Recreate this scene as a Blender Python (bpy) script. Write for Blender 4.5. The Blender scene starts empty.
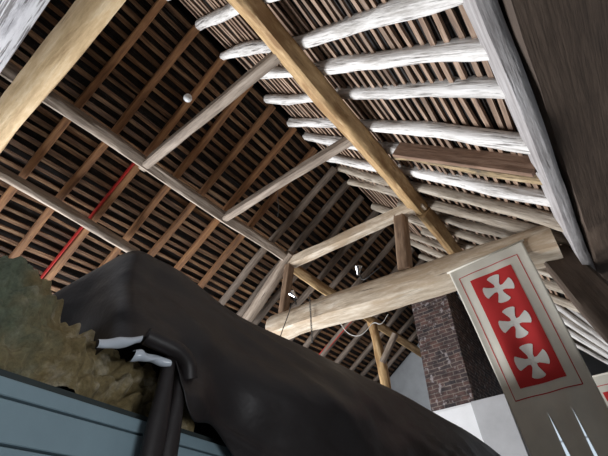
import bpy, bmesh, math, random
from mathutils import Vector, Matrix, noise
R = math.radians
random.seed(7)
SC = bpy.context.scene
COL = SC.collection
GZ = 1.55                                   # eye height above the floor; V() takes heights measured from the eye


def V(x, y, z):
    return Vector((x, y, z + GZ))


# ------------------------------------------------------------------ camera, world, lights, exposure
cd = bpy.data.cameras.new('camera')
cam = bpy.data.objects.new('camera', cd)
COL.objects.link(cam)
SC.camera = cam
cd.sensor_width = 36.0
cd.lens = 22.23
cd.clip_start = 0.02
pit, yaw, rol = R(41.054), R(-35.683), R(-4.269)
fw = Vector((math.sin(yaw) * math.cos(pit), math.cos(yaw) * math.cos(pit), math.sin(pit)))
rt0 = Vector((math.cos(yaw), -math.sin(yaw), 0))
up0 = rt0.cross(fw)
rt = math.cos(rol) * rt0 + math.sin(rol) * up0
up = -math.sin(rol) * rt0 + math.cos(rol) * up0
cam.matrix_world = Matrix(((rt.x, up.x, -fw.x, 0), (rt.y, up.y, -fw.y, 0), (rt.z, up.z, -fw.z, GZ), (0, 0, 0, 1)))

world = bpy.data.worlds.new('world')
SC.world = world
world.use_nodes = True
bg = world.node_tree.nodes['Background']
bg.inputs[0].default_value = (0.72, 0.84, 1.0, 1)
bg.inputs[1].default_value = 0.10


def area(name, loc, target, sx, sy, power, color, spread=180):
    l = bpy.data.lights.new(name, 'AREA')
    l.shape = 'RECTANGLE'
    l.size, l.size_y = sx, sy
    l.energy = power
    l.color = color
    l.spread = R(spread)
    o = bpy.data.objects.new(name, l)
    COL.objects.link(o)
    o.location = loc
    o.rotation_euler = (target - loc).to_track_quat('-Z', 'Y').to_euler()
    return o


# daylight through the big doorway in the left wall
area('doorway_daylight', V(-8.2, 2.0, -0.1), V(0, 2.2, 3.0), 7.4, 2.1, 1250, (0.95, 0.97, 1.0))
# added fill on box and wool, through an invented opening in the right wall
area('added_side_fill', V(2.3, .25, -.5), V(-1.3, .5, .4), 1.2, .6, 17, (0.95, 0.97, 1.0), 120)

SC.view_settings.view_transform = 'Standard'
SC.view_settings.look = 'None'
SC.view_settings.gamma = 1.0
SC.view_settings.use_curve_mapping = False
SC.view_settings.exposure = 0.0


# ------------------------------------------------------------------ materials
def nt(name):
    m = bpy.data.materials.new(name)
    m.use_nodes = True
    t = m.node_tree
    return m, t, t.nodes['Principled BSDF']


def ramp(t, stops):
    r = t.nodes.new('ShaderNodeValToRGB')
    el = r.color_ramp.elements
    while len(el) > 1:
        el.remove(el[0])
    el[0].position, el[0].color = stops[0][0], (*stops[0][1], 1)
    for p, c in stops[1:]:
        e = el.new(p)
        e.color = (*c, 1)
    return r


def coords(t, scale, rand=True):
    tc = t.nodes.new('ShaderNodeTexCoord')
    mp = t.nodes.new('ShaderNodeMapping')
    mp.inputs['Scale'].default_value = scale
    src = tc.outputs['Object']
    if rand:
        oi = t.nodes.new('ShaderNodeObjectInfo')
        ml = t.nodes.new('ShaderNodeMath')
        ml.operation = 'MULTIPLY'
        ml.inputs[1].default_value = 57.0
        t.links.new(oi.outputs['Random'], ml.inputs[0])
        ad = t.nodes.new('ShaderNodeVectorMath')
        t.links.new(src, ad.inputs[0])
        t.links.new(ml.outputs[0], ad.inputs[1])
        src = ad.outputs[0]
    t.links.new(src, mp.inputs[0])
    return mp.outputs[0]


def noise_tex(t, vec, scale, detail=5, rough=.6):
    n = t.nodes.new('ShaderNodeTexNoise')
    n.inputs['Scale'].default_value = scale
    n.inputs['Detail'].default_value = detail
    n.inputs['Roughness'].default_value = rough
    t.links.new(vec, n.inputs['Vector'])
    return n.outputs['Fac']


def mixc(t, fac, a, b, mode='MIX'):
    m = t.nodes.new('ShaderNodeMix')
    m.data_type = 'RGBA'
    m.blend_type = mode
    for s, v in ((m.inputs[0], fac), (m.inputs[6], a), (m.inputs[7], b)):
        if hasattr(v, 'links'):
            t.links.new(v, s)
        elif isinstance(v, (int, float)):
            s.default_value = v
        else:
            s.default_value = (*v, 1)
    return m.outputs[2]


def wood(name, dark, mid, light, crack=.38, stretch=9, rough=.75, patch=None, bump=.4, tint=.25):
    """timber whose grain runs along the object's own x axis"""
    m, t, b = nt(name)
    v = coords(t, (1.0, stretch, stretch))
    g = noise_tex(t, v, 2.2, 8, .68)
    rg = ramp(t, [(.30, dark), (.5, mid), (.72, light)])
    t.links.new(g, rg.inputs[0])
    v2 = coords(t, (1.6, 30, 30))
    f = noise_tex(t, v2, 1.5, 4, .6)
    rf = ramp(t, [(crack - .06, (.12, .10, .09)), (crack + .03, (1, 1, 1))])
    t.links.new(f, rf.inputs[0])
    c = mixc(t, .8, rg.outputs[0], rf.outputs[0], 'MULTIPLY')
    if patch:
        v3 = coords(t, (1.2, 4, 4))
        p = noise_tex(t, v3, 1.4, 5, .7)
        rp = ramp(t, [(.46, (0, 0, 0)), (.6, (1, 1, 1))])
        t.links.new(p, rp.inputs[0])
        c = mixc(t, rp.outputs[0], c, patch)
    oi = t.nodes.new('ShaderNodeObjectInfo')
    hs = t.nodes.new('ShaderNodeHueSaturation')
    mr = t.nodes.new('ShaderNodeMapRange')
    mr.inputs[3].default_value, mr.inputs[4].default_value = 1 - tint, 1 + tint
    t.links.new(oi.outputs['Random'], mr.inputs[0])
    t.links.new(mr.outputs[0], hs.inputs['Value'])
    t.links.new(c, hs.inputs['Color'])
    t.links.new(hs.outputs[0], b.inputs['Base Color'])
    b.inputs['Roughness'].default_value = rough
    bp = t.nodes.new('ShaderNodeBump')
    bp.inputs['Strength'].default_value = bump
    bp.inputs['Distance'].default_value = .02
    ad = t.nodes.new('ShaderNodeMath')
    t.links.new(g, ad.inputs[0])
    t.links.new(f, ad.inputs[1])
    t.links.new(ad.outputs[0], bp.inputs['Height'])
    t.links.new(bp.outputs[0], b.inputs['Normal'])
    return m


def plain(name, color, rough=.6, metal=0.0, var=.15, scale=6, bump=0.0):
    m, t, b = nt(name)
    v = coords(t, (1, 1, 1))
    n = noise_tex(t, v, scale, 6, .65)
    r = ramp(t, [(.25, tuple(c * (1 - var) for c in color)), (.75, tuple(min(1, c * (1 + var)) for c in color))])
    t.links.new(n, r.inputs[0])
    t.links.new(r.outputs[0], b.inputs['Base Color'])
    b.inputs['Roughness'].default_value = rough
    b.inputs['Metallic'].default_value = metal
    if bump:
        bp = t.nodes.new('ShaderNodeBump')
        bp.inputs['Strength'].default_value = bump
        bp.inputs['Distance'].default_value = .02
        t.links.new(n, bp.inputs['Height'])
        t.links.new(bp.outputs[0], b.inputs['Normal'])
    return m


M = {}
M['pale'] = wood('bleached_timber', (.34, .31, .28), (.78, .75, .72), (.92, .90, .88), crack=.40, stretch=7, patch=None, bump=.7, tint=.10)
M['greywhite'] = wood('grey_bleached_timber', (.22, .20, .195), (.40, .375, .37), (.56, .54, .54), crack=.32, stretch=6, bump=.4, tint=.03)
M['palebrown'] = wood('weathered_pale_timber', (.22, .17, .12), (.46, .39, .31), (.70, .64, .55), crack=.40, stretch=7, bump=.7, tint=.15)
M['brown'] = wood('brown_rafter_timber', (.11, .05, .024), (.27, .13, .057), (.43, .23, .10), crack=.33, stretch=8, tint=.25)
M['greybrown'] = wood('grey_brown_timber', (.14, .105, .08), (.28, .22, .17), (.46, .38, .31), crack=.36, stretch=8, tint=.08)
M['oldgrey'] = wood('old_grey_timber', (.09, .07, .055), (.18, .14, .11), (.32, .26, .21), crack=.36, stretch=8, tint=.15)
M['golden'] = wood('golden_timber', (.22, .13, .06), (.46, .30, .14), (.66, .47, .26), crack=.34, stretch=6, patch=(.30, .17, .07), tint=.05)
M['tie'] = wood('old_tie_timber', (.40, .30, .20), (.66, .55, .42), (.84, .77, .66), crack=.36, stretch=5, patch=(.50, .38, .26), tint=.05)
M['neartie'] = wood('tan_tie_timber', (.40, .26, .12), (.61, .43, .23), (.80, .64, .42), crack=.30, stretch=5, tint=.02)
M['post'] = wood('brown_post_timber', (.12, .07, .045), (.25, .16, .10), (.40, .28, .19), crack=.36, stretch=7, tint=.1)
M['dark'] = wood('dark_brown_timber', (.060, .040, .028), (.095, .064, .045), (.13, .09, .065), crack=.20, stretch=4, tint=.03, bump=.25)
M['batten'] = wood('riven_lath', (.045, .021, .010), (.15, .073, .031), (.38, .24, .125), crack=.36, stretch=10, tint=.4)
M['battenr'] = wood('sawn_lath', (.10, .06, .045), (.26, .17, .115), (.46, .34, .26), crack=.33, stretch=10, tint=.3)
M['plank'] = wood('sawn_plank', (.12, .07, .045), (.22, .13, .085), (.36, .24, .17), crack=.25, stretch=6, tint=.1)
M['rot'] = wood('decayed_timber', (.08, .06, .04), (.42, .30, .16), (.66, .52, .34), crack=.44, stretch=5, patch=(.10, .08, .06), bump=1, tint=.05)
M['red'] = plain('red_paint', (.55, .03, .025), .5)
M['loft'] = wood('limewashed_boards', (.34, .33, .36), (.74, .73, .76), (.90, .90, .92), crack=.44, stretch=6, tint=.02)
M['chrome'] = plain('polished_metal', (.75, .76, .78), .18, 1.0, .05)
M['black'] = plain('black_plastic', (.02, .02, .02), .4)
M['cable'] = plain('dark_cable', (.05, .05, .05), .6)
M['whitecable'] = plain('pale_cable', (.6, .6, .58), .5)
M['globe'] = plain('opal_globe', (.85, .87, .88), .25, 0, .03)
M['plaster'] = plain('limewashed_plaster', (.36, .38, .40), .9, 0, .16, 3, .3)
M['white'] = plain('white_plaster', (.86, .86, .87), .85, 0, .06, 4, .2)
M['graywash'] = plain('grey_plaster', (.46, .46, .47), .9, 0, .12, 3, .25)
M['floor'] = plain('earth_floor', (.07, .06, .05), .95, 0, .2, 3, .3)
M['panel'] = plain('pale_blue_paint', (.24, .34, .39), .55, 0, .07, 5, .12)
M['paneledge'] = plain('grimy_gap', (.03, .04, .04), .8)
M['sheet_sheen'] = plain('painted_sheet_sheen', (.62, .68, .75), .15, .0, .1)  # pale blue-grey colour paints the sky sheen on the sheet's edge


def mat_pane():
    m, t, b = nt('daylit_pane')
    b.inputs['Base Color'].default_value = (.6, .66, .7, 1)
    b.inputs['Roughness'].default_value = .1
    b.inputs['Emission Color'].default_value = (.74, .87, 1, 1)
    b.inputs['Emission Strength'].default_value = .75
    return m


M['pane'] = mat_pane()


def mat_tile():
    m, t, b = nt('tile_underside')
    v = coords(t, (1, 1, 1), False)
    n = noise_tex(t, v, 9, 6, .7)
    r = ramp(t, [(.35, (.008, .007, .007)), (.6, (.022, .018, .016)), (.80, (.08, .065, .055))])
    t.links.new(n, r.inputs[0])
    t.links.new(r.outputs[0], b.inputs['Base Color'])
    b.inputs['Roughness'].default_value = .9
    return m


M['tile'] = mat_tile()


def mat_brick():
    m, t, b = nt('old_brick')
    tc = t.nodes.new('ShaderNodeTexCoord')
    sx = t.nodes.new('ShaderNodeSeparateXYZ')
    t.links.new(tc.outputs['Object'], sx.inputs[0])
    ad = t.nodes.new('ShaderNodeMath')
    t.links.new(sx.outputs[0], ad.inputs[0])
    t.links.new(sx.outputs[1], ad.inputs[1])
    cb = t.nodes.new('ShaderNodeCombineXYZ')
    t.links.new(ad.outputs[0], cb.inputs[0])
    t.links.new(sx.outputs[2], cb.inputs[1])
    br = t.nodes.new('ShaderNodeTexBrick')
    nv = t.nodes.new('ShaderNodeTexNoise')
    nv.inputs['Scale'].default_value = 6
    t.links.new(tc.outputs['Object'], nv.inputs['Vector'])
    sc_ = t.nodes.new('ShaderNodeVectorMath')
    sc_.operation = 'SCALE'
    sc_.inputs['Scale'].default_value = .035
    t.links.new(nv.outputs['Color'], sc_.inputs[0])
    av = t.nodes.new('ShaderNodeVectorMath')
    t.links.new(cb.outputs[0], av.inputs[0])
    t.links.new(sc_.outputs[0], av.inputs[1])
    t.links.new(av.outputs[0], br.inputs['Vector'])
    br.inputs['Scale'].default_value = 1
    br.inputs['Brick Width'].default_value = .21
    br.inputs['Row Height'].default_value = .068
    br.inputs['Mortar Size'].default_value = .008
    br.inputs['Color1'].default_value = (.125, .07, .06, 1)
    br.inputs['Color2'].default_value = (.050, .042, .046, 1)
    br.inputs['Mortar'].default_value = (.20, .17, .15, 1)
    n = noise_tex(t, tc.outputs['Object'], 7, 6, .7)
    rr = ramp(t, [(.35, (.35, .35, .38)), (.65, (1.25, 1.15, 1.1))])
    t.links.new(n, rr.inputs[0])
    c = mixc(t, 1.0, br.outputs['Color'], rr.outputs[0], 'MULTIPLY')
    n2 = noise_tex(t, tc.outputs['Object'], 11, 3, .6)
    r2 = ramp(t, [(.60, (0, 0, 0)), (.66, (.8, .8, .8))])
    t.links.new(n2, r2.inputs[0])
    c = mixc(t, r2.outputs[0], c, (.34, .30, .30))
    t.links.new(c, b.inputs['Base Color'])
    b.inputs['Roughness'].default_value = .9
    bp = t.nodes.new('ShaderNodeBump')
    bp.inputs['Distance'].default_value = .015
    t.links.new(br.outputs['Fac'], bp.inputs['Height'])
    bp.invert = True
    t.links.new(bp.outputs[0], b.inputs['Normal'])
    return m


M['brick'] = mat_brick()


def mat_tarp():
    m, t, b = nt('black_sheet')
    v = coords(t, (1, .6, 1), False)
    n = noise_tex(t, v, 2.2, 5, .6)
    r = ramp(t, [(.3, (.012, .009, .010)), (.6, (.019, .015, .015)), (.8, (.034, .027, .027))])
    t.links.new(n, r.inputs[0])
    t.links.new(r.outputs[0], b.inputs['Base Color'])
    b.inputs['Roughness'].default_value = .5
    bp = t.nodes.new('ShaderNodeBump')
    bp.inputs['Strength'].default_value = .35
    bp.inputs['Distance'].default_value = .03
    n2 = noise_tex(t, v, 5, 4, .6)
    t.links.new(n2, bp.inputs['Height'])
    t.links.new(bp.outputs[0], b.inputs['Normal'])
    return m


M['tarp'] = mat_tarp()


def mat_wool():
    m, t, b = nt('mineral_wool')
    v = coords(t, (1, 1, 1), False)
    n = noise_tex(t, v, 13, 3, .6)
    r = ramp(t, [(.36, (.34, .26, .12)), (.52, (.46, .36, .18)), (.66, (.76, .66, .46))])
    t.links.new(n, r.inputs[0])
    # the heap's near end is of a greener batch
    sp = t.nodes.new('ShaderNodeSeparateXYZ')
    t.links.new(v, sp.inputs[0])
    n2 = noise_tex(t, v, 7, 3, .6)
    ad = t.nodes.new('ShaderNodeMath')
    ad.operation = 'MULTIPLY_ADD'
    t.links.new(n2, ad.inputs[0])
    ad.inputs[1].default_value = .35
    t.links.new(sp.outputs[1], ad.inputs[2])
    r2 = ramp(t, [(.38, (1, 1, 1)), (.52, (0, 0, 0))])
    t.links.new(ad.outputs[0], r2.inputs[0])
    wc = mixc(t, r2.outputs[0], r.outputs[0], (.27, .32, .22))
    f = noise_tex(t, v, 55, 6, .75)
    rf = ramp(t, [(.3, (.6, .6, .6)), (.65, (1.1, 1.1, 1.1))])
    t.links.new(f, rf.inputs[0])
    c = mixc(t, 1.0, wc, rf.outputs[0], 'MULTIPLY')
    t.links.new(c, b.inputs['Base Color'])
    b.inputs['Roughness'].default_value = 1
    b.inputs['Subsurface Weight'].default_value = .25
    b.inputs['Subsurface Radius'].default_value = (.05, .05, .04)
    bp = t.nodes.new('ShaderNodeBump')
    bp.inputs['Strength'].default_value = 1
    bp.inputs['Distance'].default_value = .03
    t.links.new(f, bp.inputs['Height'])
    t.links.new(bp.outputs[0], b.inputs['Normal'])
    return m


M['wool'] = mat_wool()


def mat_cloth(name, col, trans=.25):
    m, t, b = nt(name)
    v = coords(t, (1, 1, 1), False)
    n = noise_tex(t, v, 4, 5, .6)
    r = ramp(t, [(.3, tuple(c * .88 for c in col)), (.7, col)])
    t.links.new(n, r.inputs[0])
    t.links.new(r.outputs[0], b.inputs['Base Color'])
    b.inputs['Roughness'].default_value = .85
    tr = t.nodes.new('ShaderNodeBsdfTranslucent')
    t.links.new(r.outputs[0], tr.inputs[0])
    mx = t.nodes.new('ShaderNodeMixShader')
    mx.inputs[0].default_value = trans
    t.links.new(b.outputs[0], mx.inputs[1])
    t.links.new(tr.outputs[0], mx.inputs[2])
    t.links.new(mx.outputs[0], t.nodes['Material Output'].inputs[0])
    return m


M['banner'] = mat_cloth('unbleached_cloth', (.84, .80, .70))
M['bannerred'] = mat_cloth('red_cloth', (.60, .03, .03), .15)
M['bannerwhite'] = mat_cloth('white_cloth', (.82, .80, .74), .15)


# ------------------------------------------------------------------ helpers
def link(name, me, m, parent=None, mw=None, smooth=True):
    o = bpy.data.objects.new(name, me)
    COL.objects.link(o)
    if m is not None:
        me.materials.append(m)
    if smooth:
        me.polygons.foreach_set('use_smooth', [True] * len(me.polygons))
    if mw is not None:
        o.matrix_world = mw
    if parent is not None:
        o.parent = parent
        if mw is not None:
            o.matrix_parent_inverse = parent.matrix_world.inverted()
    return o


def tag(o, label, cat, group=None, kind=None):
    o['label'] = label
    o['category'] = cat
    if group:
        o['group'] = group
    if kind:
        o['kind'] = kind
    return o


def empty(name, loc, label, cat, group=None):
    o = bpy.data.objects.new(name, None)
    COL.objects.link(o)
    o.location = loc
    o.matrix_world = Matrix.Translation(loc)
    o.empty_display_size = .05
    return tag(o, label, cat, group)


def structure(o):
    o['kind'] = 'structure'
    return o


def bm_mesh(name, bm):
    bmesh.ops.recalc_face_normals(bm, faces=bm.faces)
    me = bpy.data.meshes.new(name)
    bm.to_mesh(me)
    bm.free()
    return me


def box_mesh(name, x0, x1, y0, y1, z0, z1, bevel=0.0):
    bm = bmesh.new()
    bmesh.ops.create_cube(bm, size=1)
    for v in bm.verts:
        v.co = Vector((x0 + (v.co.x + .5) * (x1 - x0), y0 + (v.co.y + .5) * (y1 - y0), z0 + (v.co.z + .5) * (z1 - z0)))
    if bevel:
        bmesh.ops.bevel(bm, geom=bm.edges[:], offset=bevel, segments=2, affect='EDGES')
    return bm_mesh(name, bm)


def frame(A, B, upv=Vector((0, 0, 1))):
    x = (B - A).normalized()
    z = (upv - x * upv.dot(x)).normalized()
    y = z.cross(x)
    m = Matrix((x, y, z)).transposed().to_4x4()
    m.translation = A
    return m


def rect_section(w, h, c):
    c = min(c, w * .4, h * .4)
    a, b = w / 2, h / 2
    pts = []
    for sx, sy in ((1, 1), (-1, 1), (-1, -1), (1, -1)):
        p = [(sx * a, sy * (b - c)), (sx * (a - c), sy * b)]
        if sx * sy < 0:
            p.reverse()
        pts += p
    # densify
    out = []
    n = len(pts)
    for i in range(n):
        p, q = pts[i], pts[(i + 1) % n]
        out.append(p)
        if math.dist(p, q) > .05:
            for k in (1, 2):
                out.append((p[0] + (q[0] - p[0]) * k / 3, p[1] + (q[1] - p[1]) * k / 3))
    return out


def pole_section(w, h, n=14, e=2.6):
    out = []
    for i in range(n):
        a = 2 * math.pi * i / n
        c, s = math.cos(a), math.sin(a)
        out.append((w / 2 * math.copysign(abs(c) ** (2 / e), c), h / 2 * math.copysign(abs(s) ** (2 / e), s)))
    return out


def timber(name, A, B, sec, m, bow=(0, 0), rough=.01, upv=Vector((0, 0, 1)), taper=(1, 1), wander=0.0, parent=None, segs=None, freq=1.5):
    """one squared or round timber from A to B: section swept along a slightly wandering line"""
    L = (B - A).length
    n = segs or max(8, int(L / .14))
    seed = Vector((random.uniform(0, 90), random.uniform(0, 90), random.uniform(0, 90)))
    bm = bmesh.new()
    rings = []
    for i in range(n + 1):
        t = i / n
        x = t * L
        k = taper[0] + (taper[1] - taper[0]) * t
        arch = math.sin(math.pi * t)
        w1 = noise.noise(seed + Vector((x * freq * .5, 0, 0))) * wander
        w2 = noise.noise(seed + Vector((x * freq * .5, 9, 0))) * wander
        kk = k * (1 + 4 * rough * noise.noise(seed + Vector((x * 2.1, 3, 7))))
        ring = []
        for (py, pz) in sec:
            d = noise.noise(seed + Vector((x * freq, py * 9, pz * 9))) * rough + noise.noise(seed + Vector((x * 5, py * 25, pz * 25))) * rough * .5
            r = math.hypot(py, pz) or 1
            ring.append(bm.verts.new((x, py * kk + py / r * d + bow[0] * arch + w1, pz * kk + pz / r * d + bow[1] * arch + w2)))
        rings.append(ring)
    s = len(sec)
    for i in range(n):
        for j in range(s):
            bm.faces.new((rings[i][j], rings[i][(j + 1) % s], rings[i + 1][(j + 1) % s], rings[i + 1][j]))
    bm.faces.new(rings[0])
    bm.faces.new(rings[-1])
    me = bm_mesh(name, bm)
    o = link(name, me, m, parent, frame(A, B, upv))
    me.set_sharp_from_angle(angle=R(42))
    return o


def tube(name, pts, r, m, parent=None, n=8, closed_ends=True, smooth_iter=2):
    for _ in range(smooth_iter):                # Chaikin
        q = [pts[0]]
        for a, b in zip(pts, pts[1:]):
            q += [a * .75 + b * .25, a * .25 + b * .75]
        q.append(pts[-1])
        pts = q
    bm = bmesh.new()
    rings = []
    prev = None
    for i, p in enumerate(pts):
        d = (pts[min(i + 1, len(pts) - 1)] - pts[max(i - 1, 0)]).normalized()
        if prev is None:
            prev = d.orthogonal().normalized()
        u = (prev - d * prev.dot(d)).normalized()
        prev = u
        w = d.cross(u)
        rings.append([bm.verts.new(p + r * (math.cos(2 * math.pi * k / n) * u + math.sin(2 * math.pi * k / n) * w)) for k in range(n)])
    for a, b in zip(rings, rings[1:]):
        for k in range(n):
            bm.faces.new((a[k], a[(k + 1) % n], b[(k + 1) % n], b[k]))
    bm.faces.new(rings[0])
    bm.faces.new(rings[-1])
    return link(name, bm_mesh(name, bm), m, parent, Matrix.Identity(4))


ORD = ['first', 'second', 'third', 'fourth', 'fifth', 'sixth', 'seventh', 'eighth', 'ninth', 'tenth', 'eleventh', 'twelfth', 'thirteenth',
       'fourteenth', 'fifteenth', 'sixteenth', 'seventeenth', 'eighteenth', 'nineteenth', 'twentieth']

# ------------------------------------------------------------------ the building: planes of the roof
XC, ZR = -1.985, 5.054
XR, ZPR = -1.044, 4.0
XL, ZPL = -3.528, 4.1285
SR = (ZPR - ZR) / (XR - XC)                 # fall of the right slope
SL = (ZR - ZPL) / (XC - XL)                 # fall of the left slope
NR = Vector((-SR, 0, 1)).normalized()       # outward normals
NL = Vector((-SL, 0, 1)).normalized()
DR = Vector((1, 0, SR)).normalized()
DL = Vector((-1, 0, -SL)).normalized()
Y0, Y1 = -2.6, 9.9


def on_r(x, y, off=0.0):
    return V(x, y, ZR + SR * (x - XC)) + NR * off


def on_l(x, y, off=0.0):
    return V(x, y, ZR - SL * (XC - x)) + NL * off


# floor and walls
structure(link('floor', box_mesh('floor', -6.9, 1.4, Y0, Y1 + .2, -.15, 0), M['floor'], smooth=False))


def wall_with_opening(name, x0, x1, y0, y1, z0, z1, oy0, oy1, oz1, m):
    bm = bmesh.new()
    for (a, b, c, d) in ((y0, oy0, z0, z1), (oy1, y1, z0, z1), (oy0, oy1, oz1, z1)):
        g = bmesh.ops.create_cube(bm, size=1)
        for v in g['verts']:
            v.co = Vector((x0 + (v.co.x + .5) * (x1 - x0), a + (v.co.y + .5) * (b - a), c + (v.co.z + .5) * (d - c)))
    return structure(link(name, bm_mesh(name, bm), m, smooth=False))


wall_with_opening('wall_left', -6.75, -6.45, Y0, Y1, 0, GZ + 2.32, -1.9, 6.2, GZ + 2.15, M['plaster'])
wall_with_opening('wall_right', 1.1, 1.3, Y0, Y1, 0, GZ + 2.35, -.6, 1.1, GZ + .02, M['plaster'])  # low opening added to let the side fill in


def far_gable():
    bm = bmesh.new()
    prof = [(-6.7, 0), (1.25, 0), (1.25, GZ + 1.75), (XC, GZ + ZR + .12), (-6.7, GZ + ZR - SL * (XC + 6.7))]
    a = [bm.verts.new((x, Y1 - .05, z)) for x, z in prof]
    b = [bm.verts.new((x, Y1 + .2, z)) for x, z in prof]
    bm.faces.new(a)
    bm.faces.new(b)
    n = len(prof)
    for i in range(n):
        bm.faces.new((a[i], a[(i + 1) % n], b[(i + 1) % n], b[i]))
    return structure(link('wall_far', bm_mesh('wall_far', bm), M['plaster'], smooth=False))


far_gable()
wn = structure(link('window_1', box_mesh('window_1', -1.70, -.35, Y1 - .085, Y1 - .05, GZ - .2, GZ + 2.25, .004), M['white'], smooth=False))
for k in range(2):
    for r_ in range(3):
        q = link('pane', box_mesh('pane', -1.66 + k * .66, -1.04 + k * .66, Y1 - .10, Y1 - .084, GZ - .16 + r_ * .80, GZ + .60 + r_ * .80), M['pane'], wn, Matrix.Identity(4), smooth=False)


# roof slopes: stepped tile undersides with laths as parts
def slope(name, origin, down, out, length, gauge, mlath, lath_w, lath_t):
    """tile underside rising in small steps; laths run along y, one part each"""
    bm = bmesh.new()
    k = int(length / gauge)
    rows = []
    for i in range(k + 1):
        d = i * gauge
        for off in (.085, .105):
            rows.append([bm.verts.new(origin + down * (d + (.0 if off < .1 else .004)) + out * off + Vector((0, y, 0))) for y in (Y0, Y1 + .1)])
    for a, b in zip(rows, rows[1:]):
        bm.faces.new((a[0], a[1], b[1], b[0]))
    top = [[bm.verts.new(origin + down * d + out * .17 + Vector((0, y, 0))) for y in (Y0, Y1 + .1)] for d in (0, k * gauge + .02)]
    bm.faces.new((top[0][0], top[0][1], top[1][1], top[1][0]))
    bm.faces.new((rows[0][0], rows[0][1], top[0][1], top[0][0]))
    bm.faces.new((rows[-1][0], rows[-1][1], top[1][1], top[1][0]))
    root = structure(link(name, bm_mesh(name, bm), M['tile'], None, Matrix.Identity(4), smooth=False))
    for i in range(1, k + 1):
        d = (i - .45) * gauge + random.uniform(-.012, .012)
        A = origin + down * d + out * .068 + Vector((0, Y0 + .05, 0))
        B = origin + down * (d + random.uniform(-.015, .015)) + out * .068 + Vector((0, Y1 - .1, 0))
        w = lath_w * random.uniform(.8, 1.2)
        sec = [(w / 2, -lath_t / 2), (w / 2, lath_t / 2), (-w / 2, lath_t / 2), (-w / 2, -lath_t / 2)]
        timber('batten', A, B, sec, mlath, rough=.006, upv=out, wander=.03, parent=root, segs=40, freq=2)
    return root


# ridge capping over the joint of the two slopes
rc = bmesh.new()
prof = [(-.35, .02), (0, .34), (.35, -.12), (.35, -.02), (0, .44), (-.35, .12)]
a = [rc.verts.new(V(XC + x, Y0, ZR + z)) for x, z in prof]
b = [rc.verts.new(V(XC + x, Y1 + .1, ZR + z)) for x, z in prof]
rc.faces.new(a)
rc.faces.new(b)
for i in range(6):
    rc.faces.new((a[i], a[(i + 1) % 6], b[(i + 1) % 6], b[i]))
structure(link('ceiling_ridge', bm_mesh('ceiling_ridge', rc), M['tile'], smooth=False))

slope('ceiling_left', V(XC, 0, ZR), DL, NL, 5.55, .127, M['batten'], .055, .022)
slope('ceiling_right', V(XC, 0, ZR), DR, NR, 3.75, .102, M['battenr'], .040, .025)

# ------------------------------------------------------------------ big timbers
t = timber('tie_beam', V(-3.80, 4.2, 2.845), V(.28, 4.2, 2.41), [(-.15, -.18), (-.155, -.06), (-.14, .05), (-.07, .15), (.0, .19), (.12, .19), (.22, .12), (.22, -.03), (.22, -.20), (.10, -.205), (-.03, -.20), (-.13, -.195)],
           M['tie'], bow=(0, .03), rough=.02, wander=.03)
tag(t, 'massive pale-faced tie beam with two chrome spotlights standing on it', 'beam')
t = timber('tie_beam', V(-4.6, -.04, 3.10), V(.45, -.01, 3.10), [(-.125, .03), (-.09, -.03), (-.04, -.08), (.02, -.115), (.06, -.12), (.105, -.10), (.11, .12), (-.11, .12)], M['neartie'],
           bow=(-.03, .0), rough=.012, wander=.03)
tag(t, 'thick tan tie beam crossing the top left corner of the photo', 'beam')

PLX, PLZ = XL * .972, ZPL * .972
PRX, PRZ = XR * .915, ZPR * .915
t = timber('purlin', V(PLX, Y0 + .1, PLZ), V(PLX, 4.3, PLZ), rect_section(.15, .16, .02), M['greybrown'], rough=.01, upv=NL, wander=.03)
tag(t, 'straight grey-brown purlin along the dark left slope, carrying the two thin collars', 'purlin')
t = timber('purlin', V(PLX - .03, 4.32, PLZ - .06), V(PLX - .03, 9.8, PLZ - .10), rect_section(.17, .17, .02), M['golden'], rough=.01, upv=NL, wander=.03)
tag(t, 'light brown purlin sloping down behind the tie beam towards the brick chimney', 'purlin')
t = timber('purlin', V(PRX, Y0 + .1, PRZ), V(PRX, 4.22, PRZ), rect_section(.20, .20, .03), M['golden'], rough=.015, upv=NR, wander=.03)
tag(t, 'golden brown purlin crossing under the pale poles of the right slope', 'purlin')
t = timber('purlin', V(PRX + .01, 4.24, PRZ - .02), V(PRX + .01, 9.8, PRZ - .02), rect_section(.16, .20, .03), M['golden'], rough=.015, upv=NR, wander=.03)
tag(t, 'short visible stretch of yellowish purlin right of the upright post above the tie beam', 'purlin')
LPX, LPZ = -4.50 * .972, 3.54 * .972
t = timber('purlin', V(LPX + .10, -1.2, LPZ + .09), V(LPX - .05, 2.0, LPZ - .02), rect_section(.12, .13, .03), M['greybrown'], bow=(-.03, 0), rough=.012, upv=NL, wander=.05)
tag(t, 'bowed grey lower purlin on the left slope just above the insulation and black sheet', 'purlin')

t = timber('collar_beam', V(PLX - .06, 1.33, PLZ - .02), V(PRX + .06, 1.26, PRZ + .02), rect_section(.11, .12, .015), M['greybrown'], rough=.008, wander=.02)
tag(t, 'thin grey collar between the purlins, the upper of two in the photo', 'beam', None)
t = timber('collar_beam', V(PLX - .06, 2.70, PLZ - .02), V(PRX + .06, 2.56, PRZ + .02), rect_section(.11, .12, .015), M['greybrown'], rough=.008, wander=.02)
tag(t, 'thin grey collar with a cord hanging from it, the lower of two in the photo', 'beam', None)
t = timber('collar_beam', V(PLX - .16, 4.24, PLZ - .08), V(PRX + .10, 4.14, PRZ + .02), rect_section(.15, .18, .02), M['tie'], rough=.012, wander=.02)
tag(t, 'stout brown collar above the tie beam, standing on two short posts', 'beam')

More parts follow.
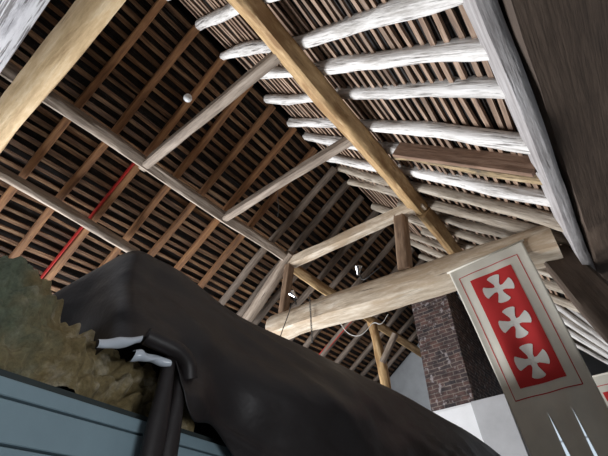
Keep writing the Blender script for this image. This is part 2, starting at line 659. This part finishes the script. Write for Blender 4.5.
UX = Vector((1, 0, 0))
t = timber('post', V(-3.58, 4.21, 2.93), V(-3.40, 4.22, 3.86), rect_section(.14, .13, .015), M['post'], rough=.008, upv=UX)
tag(t, 'short brown post at the left end of the tie beam', 'post')
t = timber('post', V(-1.40, 4.2, 2.80), V(-1.24, 4.16, 3.66), rect_section(.16, .17, .02), M['post'], rough=.01, upv=UX)
tag(t, 'reddish brown post under the right end of the stout collar', 'post')
t = timber('principal_rafter', V(-3.30, 4.16, 4.05), V(-4.75, 4.42, 3.24), pole_section(.2, .17), M['greybrown'], rough=.015, upv=NL, wander=.03)
tag(t, 'thick rounded principal rafter dropping left from the short left post', 'rafter')
t = timber('post', V(.215, 4.42, 2.34), V(.80, 4.35, -GZ), rect_section(.30, .33, .03), M['dark'], rough=.02, upv=Vector((-1, 0, 0)))
tag(t, 'broad dark brown post right of the cross banner', 'post')
# right wall plate and a dark beam that colours in its shaded underside
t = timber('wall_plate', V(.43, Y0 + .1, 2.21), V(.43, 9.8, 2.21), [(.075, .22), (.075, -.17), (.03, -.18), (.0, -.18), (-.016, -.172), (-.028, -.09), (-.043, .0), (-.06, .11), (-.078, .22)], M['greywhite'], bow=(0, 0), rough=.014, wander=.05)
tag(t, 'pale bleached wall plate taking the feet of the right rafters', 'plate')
t = timber('plate_shade_beam', V(.80, Y0 + .1, 2.215), V(.80, 9.8, 2.215), rect_section(.68, .36, .03), M['dark'], rough=.012)
tag(t, 'very broad underside of the wall plate, its shade coloured dark brown, filling the right edge of the photo', 'beam')

# ------------------------------------------------------------------ rafters
LY = [.36, .83, 1.28, 1.77, 2.24, 2.72, 3.25, 3.80, 4.28, 4.74, 5.25, 5.75, 6.25, 6.9, 7.5, 8.1, 8.7, 9.3]
for i, y in enumerate(LY):
    far = y > 3.6
    w = .085 if not far else .11
    sec = rect_section(w, .10, .012) if not far else pole_section(.12, .11, 12, 3)
    o = timber('rafter', on_l(XC - .02, y), on_l(-6.55, y + random.uniform(-.04, .04)), sec, M['brown'] if not far else M['oldgrey'], rough=.006 if not far else .014, upv=NL, wander=.02 if not far else .07)
    if y in (1.28, 6.9):
        z0 = [(-w / 2 - .004, -.052), (-w / 2 + .008, -.052), (-w / 2 + .008, .02), (-w / 2 - .004, .02)]
        e = timber('painted_edge', on_l(-3.5, y - .0), on_l(-6.5, y), [(p[0] + .0, p[1]) for p in z0] if False else [(.040, -.055), (.052, -.055), (.052, .045), (.040, .045)], M['red'], rough=.001, upv=NL, parent=o)
        e['label'] = 'red painted edge'
        tag(o, 'brown sawn rafter with a red edge, ' + ('long, running above the insulation on the left slope' if y < 2 else 'short stretch seen below the tie beam'), 'rafter', 'rafters on the left slope')
    elif not far:
        lab = {.36: 'brown sawn rafter nearest the tan tie beam, leftmost on the dark left slope',
               .83: 'brown sawn rafter just left of the long red-edged rafter',
               1.77: 'brown sawn rafter just right of the long red-edged rafter',
               2.24: 'second brown sawn rafter to the right of the long red-edged one',
               2.72: 'third brown sawn rafter to the right of the long red-edged one',
               3.25: 'last brown sawn rafter before the rough grey poles of the left slope'}[y]
        tag(o, lab, 'rafter', 'rafters on the left slope')
    else:
        k = i - 7
        if y < 6.9:
            lab = 'rough grey-brown rafter pole on the left slope, %s beyond the last sawn rafter' % ORD[k]
        else:
            lab = 'rough grey-brown rafter pole, %s beyond the short red-edged one towards the chimney' % ORD[k - 7]
        tag(o, lab, 'rafter', 'rafters on the left slope')

RY = [.40, .82, 1.26, 1.67, 2.08, 2.56, 2.98, 3.50, 3.86, 4.27, 4.66, 5.1, 5.6, 6.1, 6.6, 7.2, 7.8, 8.4, 9.0]
for i, y in enumerate(RY):
    far = y > 3.7
    xe = .58
    if y == 2.98:
        xe = -.66
    w = random.uniform(.115, .135) if not far else random.uniform(.10, .13)
    A = on_r(XC + .02, y + random.uniform(-.02, .02))
    B = on_r(xe, y + random.uniform(-.03, .03)) 
    if y in (4.66, 5.6):
        A = on_r(-1.35, y)
    o = timber('rafter', A, B, pole_section(w, .14, 14, 2.8), M['pale'] if y < 3.8 else M['palebrown'], bow=(random.uniform(-.02, .03), random.uniform(-.01, .02)),
               rough=.022, upv=NR, wander=.07, taper=(.85, 1.1))
    lab = {.40: 'pale rafter pole barely showing at the top edge of the photo',
           .82: 'short stretch of pale rafter pole left of the golden purlin near the top edge',
           1.26: 'topmost of the long bleached rafter poles on the right slope',
           1.67: 'second long bleached rafter pole from the top on the right slope',
           2.08: 'third long bleached rafter pole from the top on the right slope',
           2.56: 'fourth long bleached rafter pole from the top, above the sawn plank',
           2.98: 'pale rafter pole broken off at the golden purlin, its end grey',
           3.50: 'long bleached rafter pole next below the decayed log'}.get(y)
    if lab is None:
        lab = 'weathered brownish rafter pole on the right slope, %s below the last bleached pole' % ORD[i - 8]
    tag(o, lab, 'rafter', 'rafters on the right slope')

t = timber('plank', on_r(-.66, 2.95, -.03), on_r(.40, 2.92, -.03), rect_section(.05, .19, .006), M['plank'], rough=.003, upv=NR)
tag(t, 'flat sawn brown plank patched in below a broken rafter pole', 'plank')
t = timber('rafter', on_r(-.78, 3.16, -.01), on_r(.42, 3.13, -.01), pole_section(.10, .11, 12, 2.6), M['rot'], rough=.022, upv=NR, wander=.06)
tag(t, 'decayed yellow and black rafter log just below the sawn plank', 'rafter')

# pale poles low down beyond the tie beam, right of the banner
for k, (p, q, r) in enumerate([((-.10, 7, 3.27), (.40, 7, 2.10), .035), ((-.16, 7, 3.10), (.36, 7, 2.02), .04), ((-.22, 7, 2.92), (.32, 7, 1.95), .045), ((-.26, 7, 2.74), (.29, 7, 1.84), .04), ((-.30, 7, 2.52), (.25, 7, 1.76), .025)]):
    o = timber('lath_pole', V(*p), V(*q), pole_section(r * 2, r * 2, 10), M['pale'], rough=.008, upv=Vector((0, 1, 0)), wander=.02)
    tag(o, 'slanting pale pole between banner and dark post, %s from the top' % ORD[k], 'pole', 'slanting poles right of the banner')

# forked strut under the far purlin
st = timber('strut', V(-3.49, 7.2, 3.90), V(-3.46, 7.2, 1.9), pole_section(.20, .17, 12, 3), M['golden'], bow=(0, .08), rough=.02, upv=Vector((0, 1, 0)))
tag(st, 'crooked light brown forked strut beside the chimney', 'strut')
timber('branch', V(-3.42, 7.2, 2.95), V(-3.0, 7.22, 3.45), pole_section(.13, .13, 10), M['greybrown'], rough=.012, upv=Vector((0, 1, 0)), parent=st)

# pale limewashed loft boards, top left corner
lf = bmesh.new()
for i in range(9):
    g = bmesh.ops.create_cube(lf, size=1)
    y1 = -.30 - i * .23
    for v in g['verts']:
        v.co = Vector((-4.3 + (v.co.x + .5) * 5.3, y1 - .222 + (v.co.y + .5) * .222, GZ + 3.30 + random.uniform(-.004, .004) + (v.co.z + .5) * .035))
lo = link('loft_boards', bm_mesh('loft_boards', lf), M['loft'], smooth=False)
tag(lo, 'limewashed whitish loft boards in the top left corner behind the tan beam', 'boards')

# ------------------------------------------------------------------ chimney
ch = empty('chimney', Vector((-2.0, 7.6, 0)), 'square chimney stack of dark old brick on a white plastered base', 'chimney')


def frustum(name, x0, x1, y0, y1, z0, z1, grow, m, bevel=.01, lean=0.0):
    bm = bmesh.new()
    bmesh.ops.create_cube(bm, size=1)
    for v in bm.verts:
        g = grow if v.co.z < 0 else 0
        l = lean if v.co.z < 0 else 0
        v.co = Vector(((x1 + g + l) if v.co.x > 0 else (x0 - g + l), (y1 + g) if v.co.y > 0 else (y0 - g), z1 if v.co.z > 0 else z0))
    bmesh.ops.bevel(bm, geom=bm.edges[:], offset=bevel, segments=2, affect='EDGES')
    return link(name, bm_mesh(name, bm), m, ch, Matrix.Identity(4), smooth=False)


frustum('brick_stack', -2.31, -1.58, 6.75, 9.1, GZ + 1.62, GZ + 3.9, .01, M['brick'], .01, -.17)
frustum('plastered_base', -2.55, -1.76, 6.68, 9.2, 0, GZ + 1.70, .03, M['white'], .03)

structure(link('wall_inner', box_mesh('wall_inner', -1.79, -1.25, 6.665, 6.95, 0, GZ + 1.70, .01), M['graywash'], smooth=False))
structure(link('trim_1', box_mesh('trim_1', -1.25, -1.165, 6.71, 6.97, 0, GZ + 1.70, .008), M['white'], smooth=False))

# ------------------------------------------------------------------ banners
def cross_outline(r=.165, n=8):
    """cross with four flaring arms and rounded ends"""
    pts = []
    for a in range(4):
        ang = a * math.pi / 2
        arm = [(.030, .030)]
        for i in range(1, n + 1):
            t = i / n
            arm.append((.030 + t * .100, .029 + .036 * t ** 3.2))
        arm += [(.140, .069), (.152, .056), (.160, .030)]
        full = [(x, -y) for x, y in arm] + [(r - .003, 0)] + [(x, y) for x, y in reversed(arm)]
        for x, y in full:
            pts.append((x * math.cos(ang) - y * math.sin(ang), x * math.sin(ang) + y * math.cos(ang)))
    return pts


def make_banner(loc, scale, label, hang):
    root = empty('banner', loc, label, 'banner', 'cross banners')

    def P(x, z, off=0.0):
        """cloth surface: x across, z down from the top edge (metres, before scale)"""
        d = -z
        fold = .013 * math.sin(x * 17 + 1) * min(1, d * 1.2) + .020 * math.sin(x * 12.5 - .7) * max(0, d - 1.3) + .012 * noise.noise(Vector((x * 5, z * 2.2, 3)))
        drape = .02 * math.sin(d * 2.4)
        xx = .37 + (x - .37) * (1 - (.092 if x < .37 else .118) * d)
        return Vector((xx, fold + drape - off, z)) * scale

    W_ = .84
    xs = [W_ * i / 40 for i in range(41)]
    slits = {15: .035, 26: .030}
    Hh = 2.42
    zs = [-Hh * j / 70 for j in range(71)]
    bm = bmesh.new()
    grid = []
    for z in zs:
        row = []
        for i, x in enumerate(xs):
            if i in slits:
                g = slits[i] * max(0, (-z - 1.64)) / .35
                g = min(g, .07)
                if g <= 0:
                    v = bm.verts.new(P(x, z))
                    row.append((v, v))
                else:
                    row.append((bm.verts.new(P(x - g / 2, z)), bm.verts.new(P(x + g / 2, z))))
            else:
                v = bm.verts.new(P(x, z))
                row.append((v, v))
        grid.append(row)
    for a, b in zip(grid, grid[1:]):
        for i in range(40):
            bm.faces.new([v for v in (a[i][1], a[i + 1][0], b[i + 1][0], b[i][1])])
    me = bm_mesh('cloth', bm)
    o = link('cloth', me, M['banner'], root, None)
    sol = o.modifiers.new('thickness', 'SOLIDIFY')
    sol.thickness = .002

    def strip(poly_rows, name, m, off):
        bm = bmesh.new()
        rows = [[bm.verts.new(P(x, z, off)) for x, z in row] for row in poly_rows]
        for a, b in zip(rows, rows[1:]):
            for i in range(len(a) - 1):
                bm.faces.new((a[i], a[i + 1], b[i + 1], b[i]))
        q = link(name, bm_mesh(name, bm), m, root, None)
        return q

    px0, px1, pz0, pz1 = .175, .635, -.215, -1.40
    strip([[(px0 + (px1 - px0) * i / 22, pz0 + (pz1 - pz0) * j / 50) for i in range(23)] for j in range(51)], 'red_panel', M['bannerred'], .005)
    # thin red border line, a closed frame
    bx0, bx1, bz0, bz1, lw = .078, .735, -.135, -1.485, .0085
    bm = bmesh.new()

    def run(p, q, n, horiz):
        prev = None
        for i in range(n + 1):
            x = p[0] + (q[0] - p[0]) * i / n
            z = p[1] + (q[1] - p[1]) * i / n
            if horiz:
                c = (bm.verts.new(P(x, z - lw / 2, .005)), bm.verts.new(P(x, z + lw / 2, .005)))
            else:
                c = (bm.verts.new(P(x - lw / 2, z, .005)), bm.verts.new(P(x + lw / 2, z, .005)))
            if prev:
                bm.faces.new((prev[0], prev[1], c[1], c[0]))
            prev = c
    run((bx0, bz0), (bx1, bz0), 30, True)
    run((bx0, bz1), (bx1, bz1), 30, True)
    run((bx0, bz0), (bx0, bz1), 60, False)
    run((bx1, bz0), (bx1, bz1), 60, False)
    link('border_line', bm_mesh('border_line', bm), M['bannerred'], root, None)
    for cx, cz, rot in ((.415, -.415, .02), (.415, -.805, .05), (.400, -1.195, -.03)):
        bm = bmesh.new()
        c = bm.verts.new(P(cx, cz, .009))
        rings = []
        out = cross_outline()
        for k in (.5, 1.0):
            rings.append([bm.verts.new(P(cx + k * (x * math.cos(rot) - y * math.sin(rot)), cz + k * (x * math.sin(rot) + y * math.cos(rot)), .009)) for x, y in out])
        n = len(out)
        for i in range(n):
            bm.faces.new((c, rings[0][i], rings[0][(i + 1) % n]))
            bm.faces.new((rings[0][i], rings[1][i], rings[1][(i + 1) % n], rings[0][(i + 1) % n]))
        link('white_cross', bm_mesh('white_cross', bm), M['bannerwhite'], root, None)
    # rod in the top hem, cords up to the timber
    bmr = bmesh.new()
    bmesh.ops.create_cone(bmr, segments=10, radius1=.012 * scale, radius2=.012 * scale, depth=.88 * scale, cap_ends=True,
                          matrix=Matrix.Translation(Vector((.42, .0, -.01)) * scale) @ Matrix.Rotation(R(90), 4, 'Y'))
    link('hanging_rod', bm_mesh('hanging_rod', bmr), M['banner'], root, None)
    return root


b1 = make_banner(V(-.845, 4.02, 2.42), 1.0, 'long cream banner with three white crosses on red, hung on the tie beam', None)
b1.rotation_euler = (0, R(-1.5), R(0))
b2 = make_banner(V(-.24, 6.4, 1.585), 1.0, 'second cream and red banner, only its corner showing at the right edge', None)
rod = [c for c in b2.children if c.name.startswith('hanging_rod')][0]
rod.scale = (1.6, 1, 1)

# ------------------------------------------------------------------ painted box, insulation, black sheet
ang = math.atan2(.26, 1.0)
cb = empty('painted_box', Vector((-1.045, .25, 0)), 'pale blue painted boarded box under the yellow insulation', 'box')
cb.rotation_euler = (0, 0, ang)
cb.matrix_world = Matrix.Translation(Vector((-1.045, .25, 0))) @ Matrix.Rotation(ang, 4, 'Z')
top = GZ + .345
zb = [top, GZ + .303, GZ + .215, GZ + .02, GZ - .25, GZ - .52, GZ - .8, GZ - 1.1, .02]
bm = bmesh.new()
for a, b in zip(zb, zb[1:]):
    g = bmesh.ops.create_cube(bm, size=1)
    for v in g['verts']:
        v.co = Vector((-.03 + (v.co.x + .5) * .03, -1.5 + (v.co.y + .5) * 4.3, b + .003 + (v.co.z + .5) * (a - b - .006)))
bmesh.ops.bevel(bm, geom=bm.edges[:], offset=.002, segments=1, affect='EDGES')
o = link('front_boards', bm_mesh('front_boards', bm), M['panel'], cb, None, smooth=False)
o = link('carcass', box_mesh('carcass', -1.5, -.032, -1.5, 2.8, .01, top + .022), M['paneledge'], cb, None, smooth=False)

# heap of mineral wool: one lumpy fibrous mass
def wool():
    bm = bmesh.new()
    nu, nv = 280, 130
    rows = []
    for i in range(nu + 1):
        u = i / nu
        row = []
        y = -.75 + u * 1.75
        crest = .815 + .015 * math.sin(u * 23) - (.58 * max(0, min(y, .46) - .2) + .22 * max(0, y - .46))
        for j in range(nv + 1):
            v = j / nv
            a = math.pi * v
            xf = -1.075 - .24 * max(0, y - .2)          # front foot on the box edge
            c = Vector((xf - .36, y, .37))
            h = max(.05, crest - .37)
            p = c + Vector((math.cos(a) * .33, 0, max(0, math.sin(a)) ** .8 * h))
            nrm = Vector((math.cos(a), .15, math.sin(a) + .15)).normalized()
            q = p * 1.0
            vd = noise.voronoi(q * 12.5 + noise.noise_vector(q * 8) * .6)[0]
            vd2 = noise.voronoi(q * 34 + noise.noise_vector(q * 20) * .5)[0]
            d = noise.noise(q * 6) * .05 + (.75 - min(1.4, (vd[0] / .52) ** 2)) * .040 + (.6 - (vd2[0] / .5) ** 2) * .012 + noise.turbulence(q * 34, 3, False) * .010
            endfade = min(1, (1 - u) * 9 + .25)
            p = p + nrm * d * endfade + Vector((noise.noise(q * 9), noise.noise(q * 9 + Vector((5, 5, 5))), noise.noise(q * 9 + Vector((9, 1, 4))))) * .02
            p.z = max(p.z, .372)
            row.append(bm.verts.new(V(*p)))
        rows.append(row)
    for a, b in zip(rows, rows[1:]):
        for j in range(nv):
            bm.faces.new((a[j], a[j + 1], b[j + 1], b[j]))
    bm.faces.new(rows[0])
    bm.faces.new(rows[-1])
    o = link('insulation_wool', bm_mesh('insulation_wool', bm), M['wool'], None, None)
    sm = o.modifiers.new('soft', 'SMOOTH')
    sm.factor, sm.iterations = .5, 3
    return o


tag(wool(), 'lumpy heap of yellow-green mineral wool on the painted box', 'insulation', None, 'stuff')


def catmull(a, b, c, d, t):
    return .5 * ((2 * b) + (c - a) * t + (2 * a - 5 * b + 4 * c - d) * t * t + (3 * b - a - 3 * c + d) * t ** 3)


def surf(cols, su, sv):
    """smooth grid through columns of control points"""
    dense = []
    for c in cols:
        out = []
        for i in range(len(c) - 1):
            for k in range(sv):
                out.append(catmull(c[max(i - 1, 0)], c[i], c[i + 1], c[min(i + 2, len(c) - 1)], k / sv))
        out.append(c[-1].copy())
        dense.append(out)
    res = []
    m = len(dense)
    for i in range(m - 1):
        for k in range(su):
            t = k / su
            res.append([catmull(dense[max(i - 1, 0)][j], dense[i][j], dense[i + 1][j], dense[min(i + 2, m - 1)][j], t) for j in range(len(dense[0]))])
    res.append(dense[-1])
    return res


def tarp():
    C = [
        [(-1.74, .50, .50), (-1.78, .49, .74), (-1.83, .485, .965), (-2.15, .55, .80), (-2.5, .6, .36)],
        [(-1.60, .58, .52), (-1.58, .54, .78), (-1.58, .54, 1.02), (-2.0, .62, .84), (-2.5, .66, .36)],
        [(-1.19, .545, .545), (-1.27, .56, .80), (-1.40, .60, 1.065), (-1.9, .7, .9), (-2.5, .75, .36)],
        [(-1.13, .70, .56), (-1.25, .70, .83), (-1.40, .72, 1.085), (-1.9, .8, .95), (-2.5, .85, .36)],
        [(-1.135, .83, .36), (-1.20, .86, .72), (-1.40, .88, 1.085), (-1.9, .95, .95), (-2.5, 1.0, .36)],
        [(-1.20, 1.02, .34), (-1.22, 1.1, .70), (-1.41, 1.26, 1.01), (-1.9, 1.3, .9), (-2.5, 1.3, .36)],
        [(-1.12, 1.45, .05), (-1.14, 1.55, .58), (-1.40, 1.80, 1.005), (-1.9, 1.9, .9), (-2.5, 1.9, .3)],
        [(-1.00, 2.2, -.35), (-1.12, 2.3, .45), (-1.40, 2.4, 1.0), (-1.9, 2.4, .9), (-2.5, 2.4, .0)],
        [(-1.00, 3.5, -.45), (-1.12, 3.5, .40), (-1.40, 3.56, .98), (-1.9, 3.6, .9), (-2.5, 3.6, -.3)],
        [(-1.05, 5.0, -.55), (-1.15, 5.05, .35), (-1.40, 5.1, .885), (-1.9, 5.1, .8), (-2.5, 5.1, -.4)],
        [(-1.10, 6.0, -.6), (-1.20, 6.0, .25), (-1.45, 6.0, .76), (-1.9, 6.0, .6), (-2.5, 6.0, -.5)],
    ]
    cols = [[V(*p) for p in c] for c in C]
    S = surf(cols, 22, 22)
    bm = bmesh.new()
    vs = []
    nj = len(S[0])
    for i, row in enumerate(S):
        r = []
        for j, p in enumerate(row):
            away = min(1, (abs(j - nj * .5) / 22) ** 1.3 + .08)
            q = Vector((p.x, p.y, p.z))
            f = noise.noise(Vector((q.x * 2 + q.z * 3.2, q.y * 1.1 - q.z * 1.3, 1))) * .075 + noise.ridged_multi_fractal(Vector((q.z * 4 + q.y * 1.6, q.y * .9, q.x)), 1, 2, 3, 1, 2) * .020
            f += noise.noise(q * 6) * .012
            f += (1 - abs(noise.noise(Vector((q.z * 4.2 + q.y * 1.5, q.y * .55 - q.z * .5, 4))) * 2.0)) ** 3 * .046 * min(1, max(0, (q.y - .7) * 1.5))
            r.append(bm.verts.new(p + Vector((.9, -.25, .2)) * f * away))
        vs.append(r)
    for a, b in zip(vs, vs[1:]):
        for j in range(nj - 1):
            bm.faces.new((a[j], a[j + 1], b[j + 1], b[j]))
    o = link('black_sheet', bm_mesh('black_sheet', bm), M['tarp'], None, Matrix.Identity(4))
    s = o.modifiers.new('thickness', 'SOLIDIFY')
    s.thickness = .004
    return o


tp = tag(tarp(), 'big black plastic sheet draped like a tent over a heap beside the insulation', 'sheet')


def fold(name, pts, w, m, parent, depth=.018):
    """hollow rolled lip of sheet along a path"""
    return tube(name, [V(*p) for p in pts], w, m, parent, 12)


def crumple(name, A, B, w, m, parent, amp=.012):
    bm = bmesh.new()
    rows = []
    for i in range(31):
        t = i / 30
        row = []
        for j in range(13):
            a = -1.9 + 3.8 * j / 12
            r = w * (1 - .35 * abs(t - .4))
            p = A.lerp(B, t) + Vector((math.cos(a) * r, math.sin(t * 3) * .01, math.sin(a) * r))
            q = p * 22
            p += Vector((noise.noise(q), noise.noise(q + Vector((7, 1, 2))), noise.noise(q + Vector((1, 8, 5))))) * amp
            row.append(bm.verts.new(p))
        rows.append(row)
    for a, b in zip(rows, rows[1:]):
        for j in range(12):
            bm.faces.new((a[j], a[j + 1], b[j + 1], b[j]))
    return link(name, bm_mesh(name, bm), m, parent, Matrix.Identity(4), smooth=True)


crumple('crumpled_edge', V(-1.14, .475, .515), V(-1.12, .60, .565), .016, M['sheet_sheen'], tp, .006)
crumple('crumpled_edge', V(-1.11, .575, .505), V(-1.10, .70, .510), .018, M['sheet_sheen'], tp, .012)
fold('rolled_edge', [(-1.11, .61, .575), (-1.10, .66, .565), (-1.09, .72, .555), (-1.10, .78, .53), (-1.11, .80, .48)], .030, M['tarp'], tp)
for (xa, ya, w) in ((-1.115, .715, .040), (-1.125, .775, .036)):
    bm = bmesh.new()
    rows = []
    for i in range(25):
        tt = i / 24
        z = .53 - tt * .95
        ring = []
        for k in range(12):
            a = 2 * math.pi * k / 12
            ww = w * (1 + .15 * math.sin(tt * 9 + xa * 40)) * (.7 + .3 * min(1, tt * 4))
            d = .022
            ring.append(bm.verts.new(V(xa + math.cos(a) * d + .01 * math.sin(tt * 5), ya + math.sin(a) * ww * .8 - .03 * tt, z)))
        rows.append(ring)
    for a, b in zip(rows, rows[1:]):
        for k in range(12):
            bm.faces.new((a[k], a[(k + 1) % 12], b[(k + 1) % 12], b[k]))
    bm.faces.new(rows[0])
    bm.faces.new(rows[-1])
    link('hanging_fold', bm_mesh('hanging_fold', bm), M['tarp'], tp, Matrix.Identity(4))

# ------------------------------------------------------------------ fittings
gl = empty('globe_lamp', on_l(-2.66, 1.24, -.05), 'small round white globe fixed under the dark left slope', 'lamp')
bm = bmesh.new()
bmesh.ops.create_uvsphere(bm, u_segments=24, v_segments=16, radius=.055)
link('globe', bm_mesh('globe', bm), M['globe'], gl, Matrix.Translation(on_l(-2.64, 1.22, -.14)))
tube('stem', [on_l(-2.66, 1.24, -.03), on_l(-2.65, 1.23, -.10)], .015, M['black'], gl, 8)


def spot(loc, aim, label):
    root = empty('spotlight', loc, label, 'lamp', 'spotlights on the tie beam')
    tube('bracket', [loc, loc + Vector((0, 0, .06)), loc + Vector((-.02, -.02, .11))], .012, M['black'], root, 8)
    c = loc + Vector((-.02, -.02, .17))
    q = aim.to_track_quat('Z', 'Y').to_matrix().to_4x4()
    bm = bmesh.new()
    prof = [(.0, -.08), (.022, -.08), (.026, -.03), (.04, .0), (.062, .05), (.064, .06), (.056, .055), (.03, .01), (0, 0)]
    n = 20
    rings = [[bm.verts.new((r * math.cos(2 * math.pi * k / n), r * math.sin(2 * math.pi * k / n), z)) for k in range(n)] for r, z in prof[1:-1]]
    for a, b in zip(rings, rings[1:]):
        for k in range(n):
            bm.faces.new((a[k], a[(k + 1) % n], b[(k + 1) % n], b[k]))
    bm.faces.new(rings[0])
    bm.faces.new(rings[-1])
    link('lamp_head', bm_mesh('lamp_head', bm), M['chrome'], root, Matrix.Translation(c) @ q)
    bm = bmesh.new()
    bmesh.ops.create_uvsphere(bm, u_segments=16, v_segments=10, radius=.03)
    link('bulb', bm_mesh('bulb', bm), M['globe'], root, Matrix.Translation(c + aim.normalized() * .03))
    return root


spot(V(-3.24, 4.14, 2.99), Vector((-.5, -.2, .8)), 'chrome spotlight on the tie beam nearest the left post')
spot(V(-2.03, 4.14, 2.90), Vector((.3, -.3, .8)), 'chrome spotlight at the middle of the tie beam')
tag(tube('cable', [V(-3.24, 4.10, 3.00), V(-3.22, 4.02, 2.97), V(-3.30, 4.0, 2.75), V(-3.48, 4.0, 2.45), V(-3.52, 4.0, 2.2)], .007, M['cable']), 'thin dark cable falling from the left spotlight over the tie beam', 'cable')
tag(tube('cable', [V(-2.03, 4.10, 2.95), V(-1.98, 4.04, 2.84), V(-1.92, 4.02, 2.80), V(-1.78, 4.03, 2.86), V(-1.66, 4.06, 2.92)], .008, M['cable']), 'short dark cable looping below the middle spotlight', 'cable')
tag(tube('cable', [V(-2.62, 4.36, 2.55), V(-2.52, 4.36, 2.33), V(-2.35, 4.36, 2.22), V(-2.2, 4.36, 2.27), V(-2.08, 4.36, 2.36), V(-1.98, 4.36, 2.26), V(-1.85, 4.36, 2.38)], .005, M['whitecable']), 'pale cable hanging in loops below the tie beam', 'cable')


def chain(pts, label):
    root = empty('chain', pts[0], label, 'chain')
    bm = bmesh.new()
    for a, b in zip(pts, pts[1:]):
        L = (b - a).length
        n = int(L / .035)
        for i in range(n):
            p = a.lerp(b, (i + .5) / n)
            ax = frame(a, b, Vector((0, 1, .01))).to_3x3()
            rot = ax @ Matrix.Rotation(R(90) * (i % 2), 3, 'X')
            M_, N_ = 10, 5
            rings = []
            for k in range(M_):
                th = 2 * math.pi * k / M_
                c = Vector((math.cos(th) * .022, math.sin(th) * .012, 0))
                rad = Vector((math.cos(th), math.sin(th), 0))
                rings.append([bm.verts.new(p + rot @ (c + (rad * math.cos(2 * math.pi * q / N_) + Vector((0, 0, 1)) * math.sin(2 * math.pi * q / N_)) * .0045)) for q in range(N_)])
            for k in range(M_):
                for q in range(N_):
                    bm.faces.new((rings[k][q], rings[k][(q + 1) % N_], rings[(k + 1) % M_][(q + 1) % N_], rings[(k + 1) % M_][q]))
    link('links', bm_mesh('links', bm), M['cable'], root, Matrix.Identity(4))


chain([V(-2.86, 4.06, 3.0), V(-2.87, 4.01, 2.93), V(-2.88, 4.005, 2.2)], 'dark iron chain hanging over the front of the tie beam')
tag(tube('cord', [V(-2.30, 2.66, 3.74), V(-2.31, 2.66, 3.6), V(-2.29, 2.67, 3.45), V(-2.31, 2.66, 3.28)], .004, M['cable']), 'short cord hanging from the lower thin collar', 'cord')
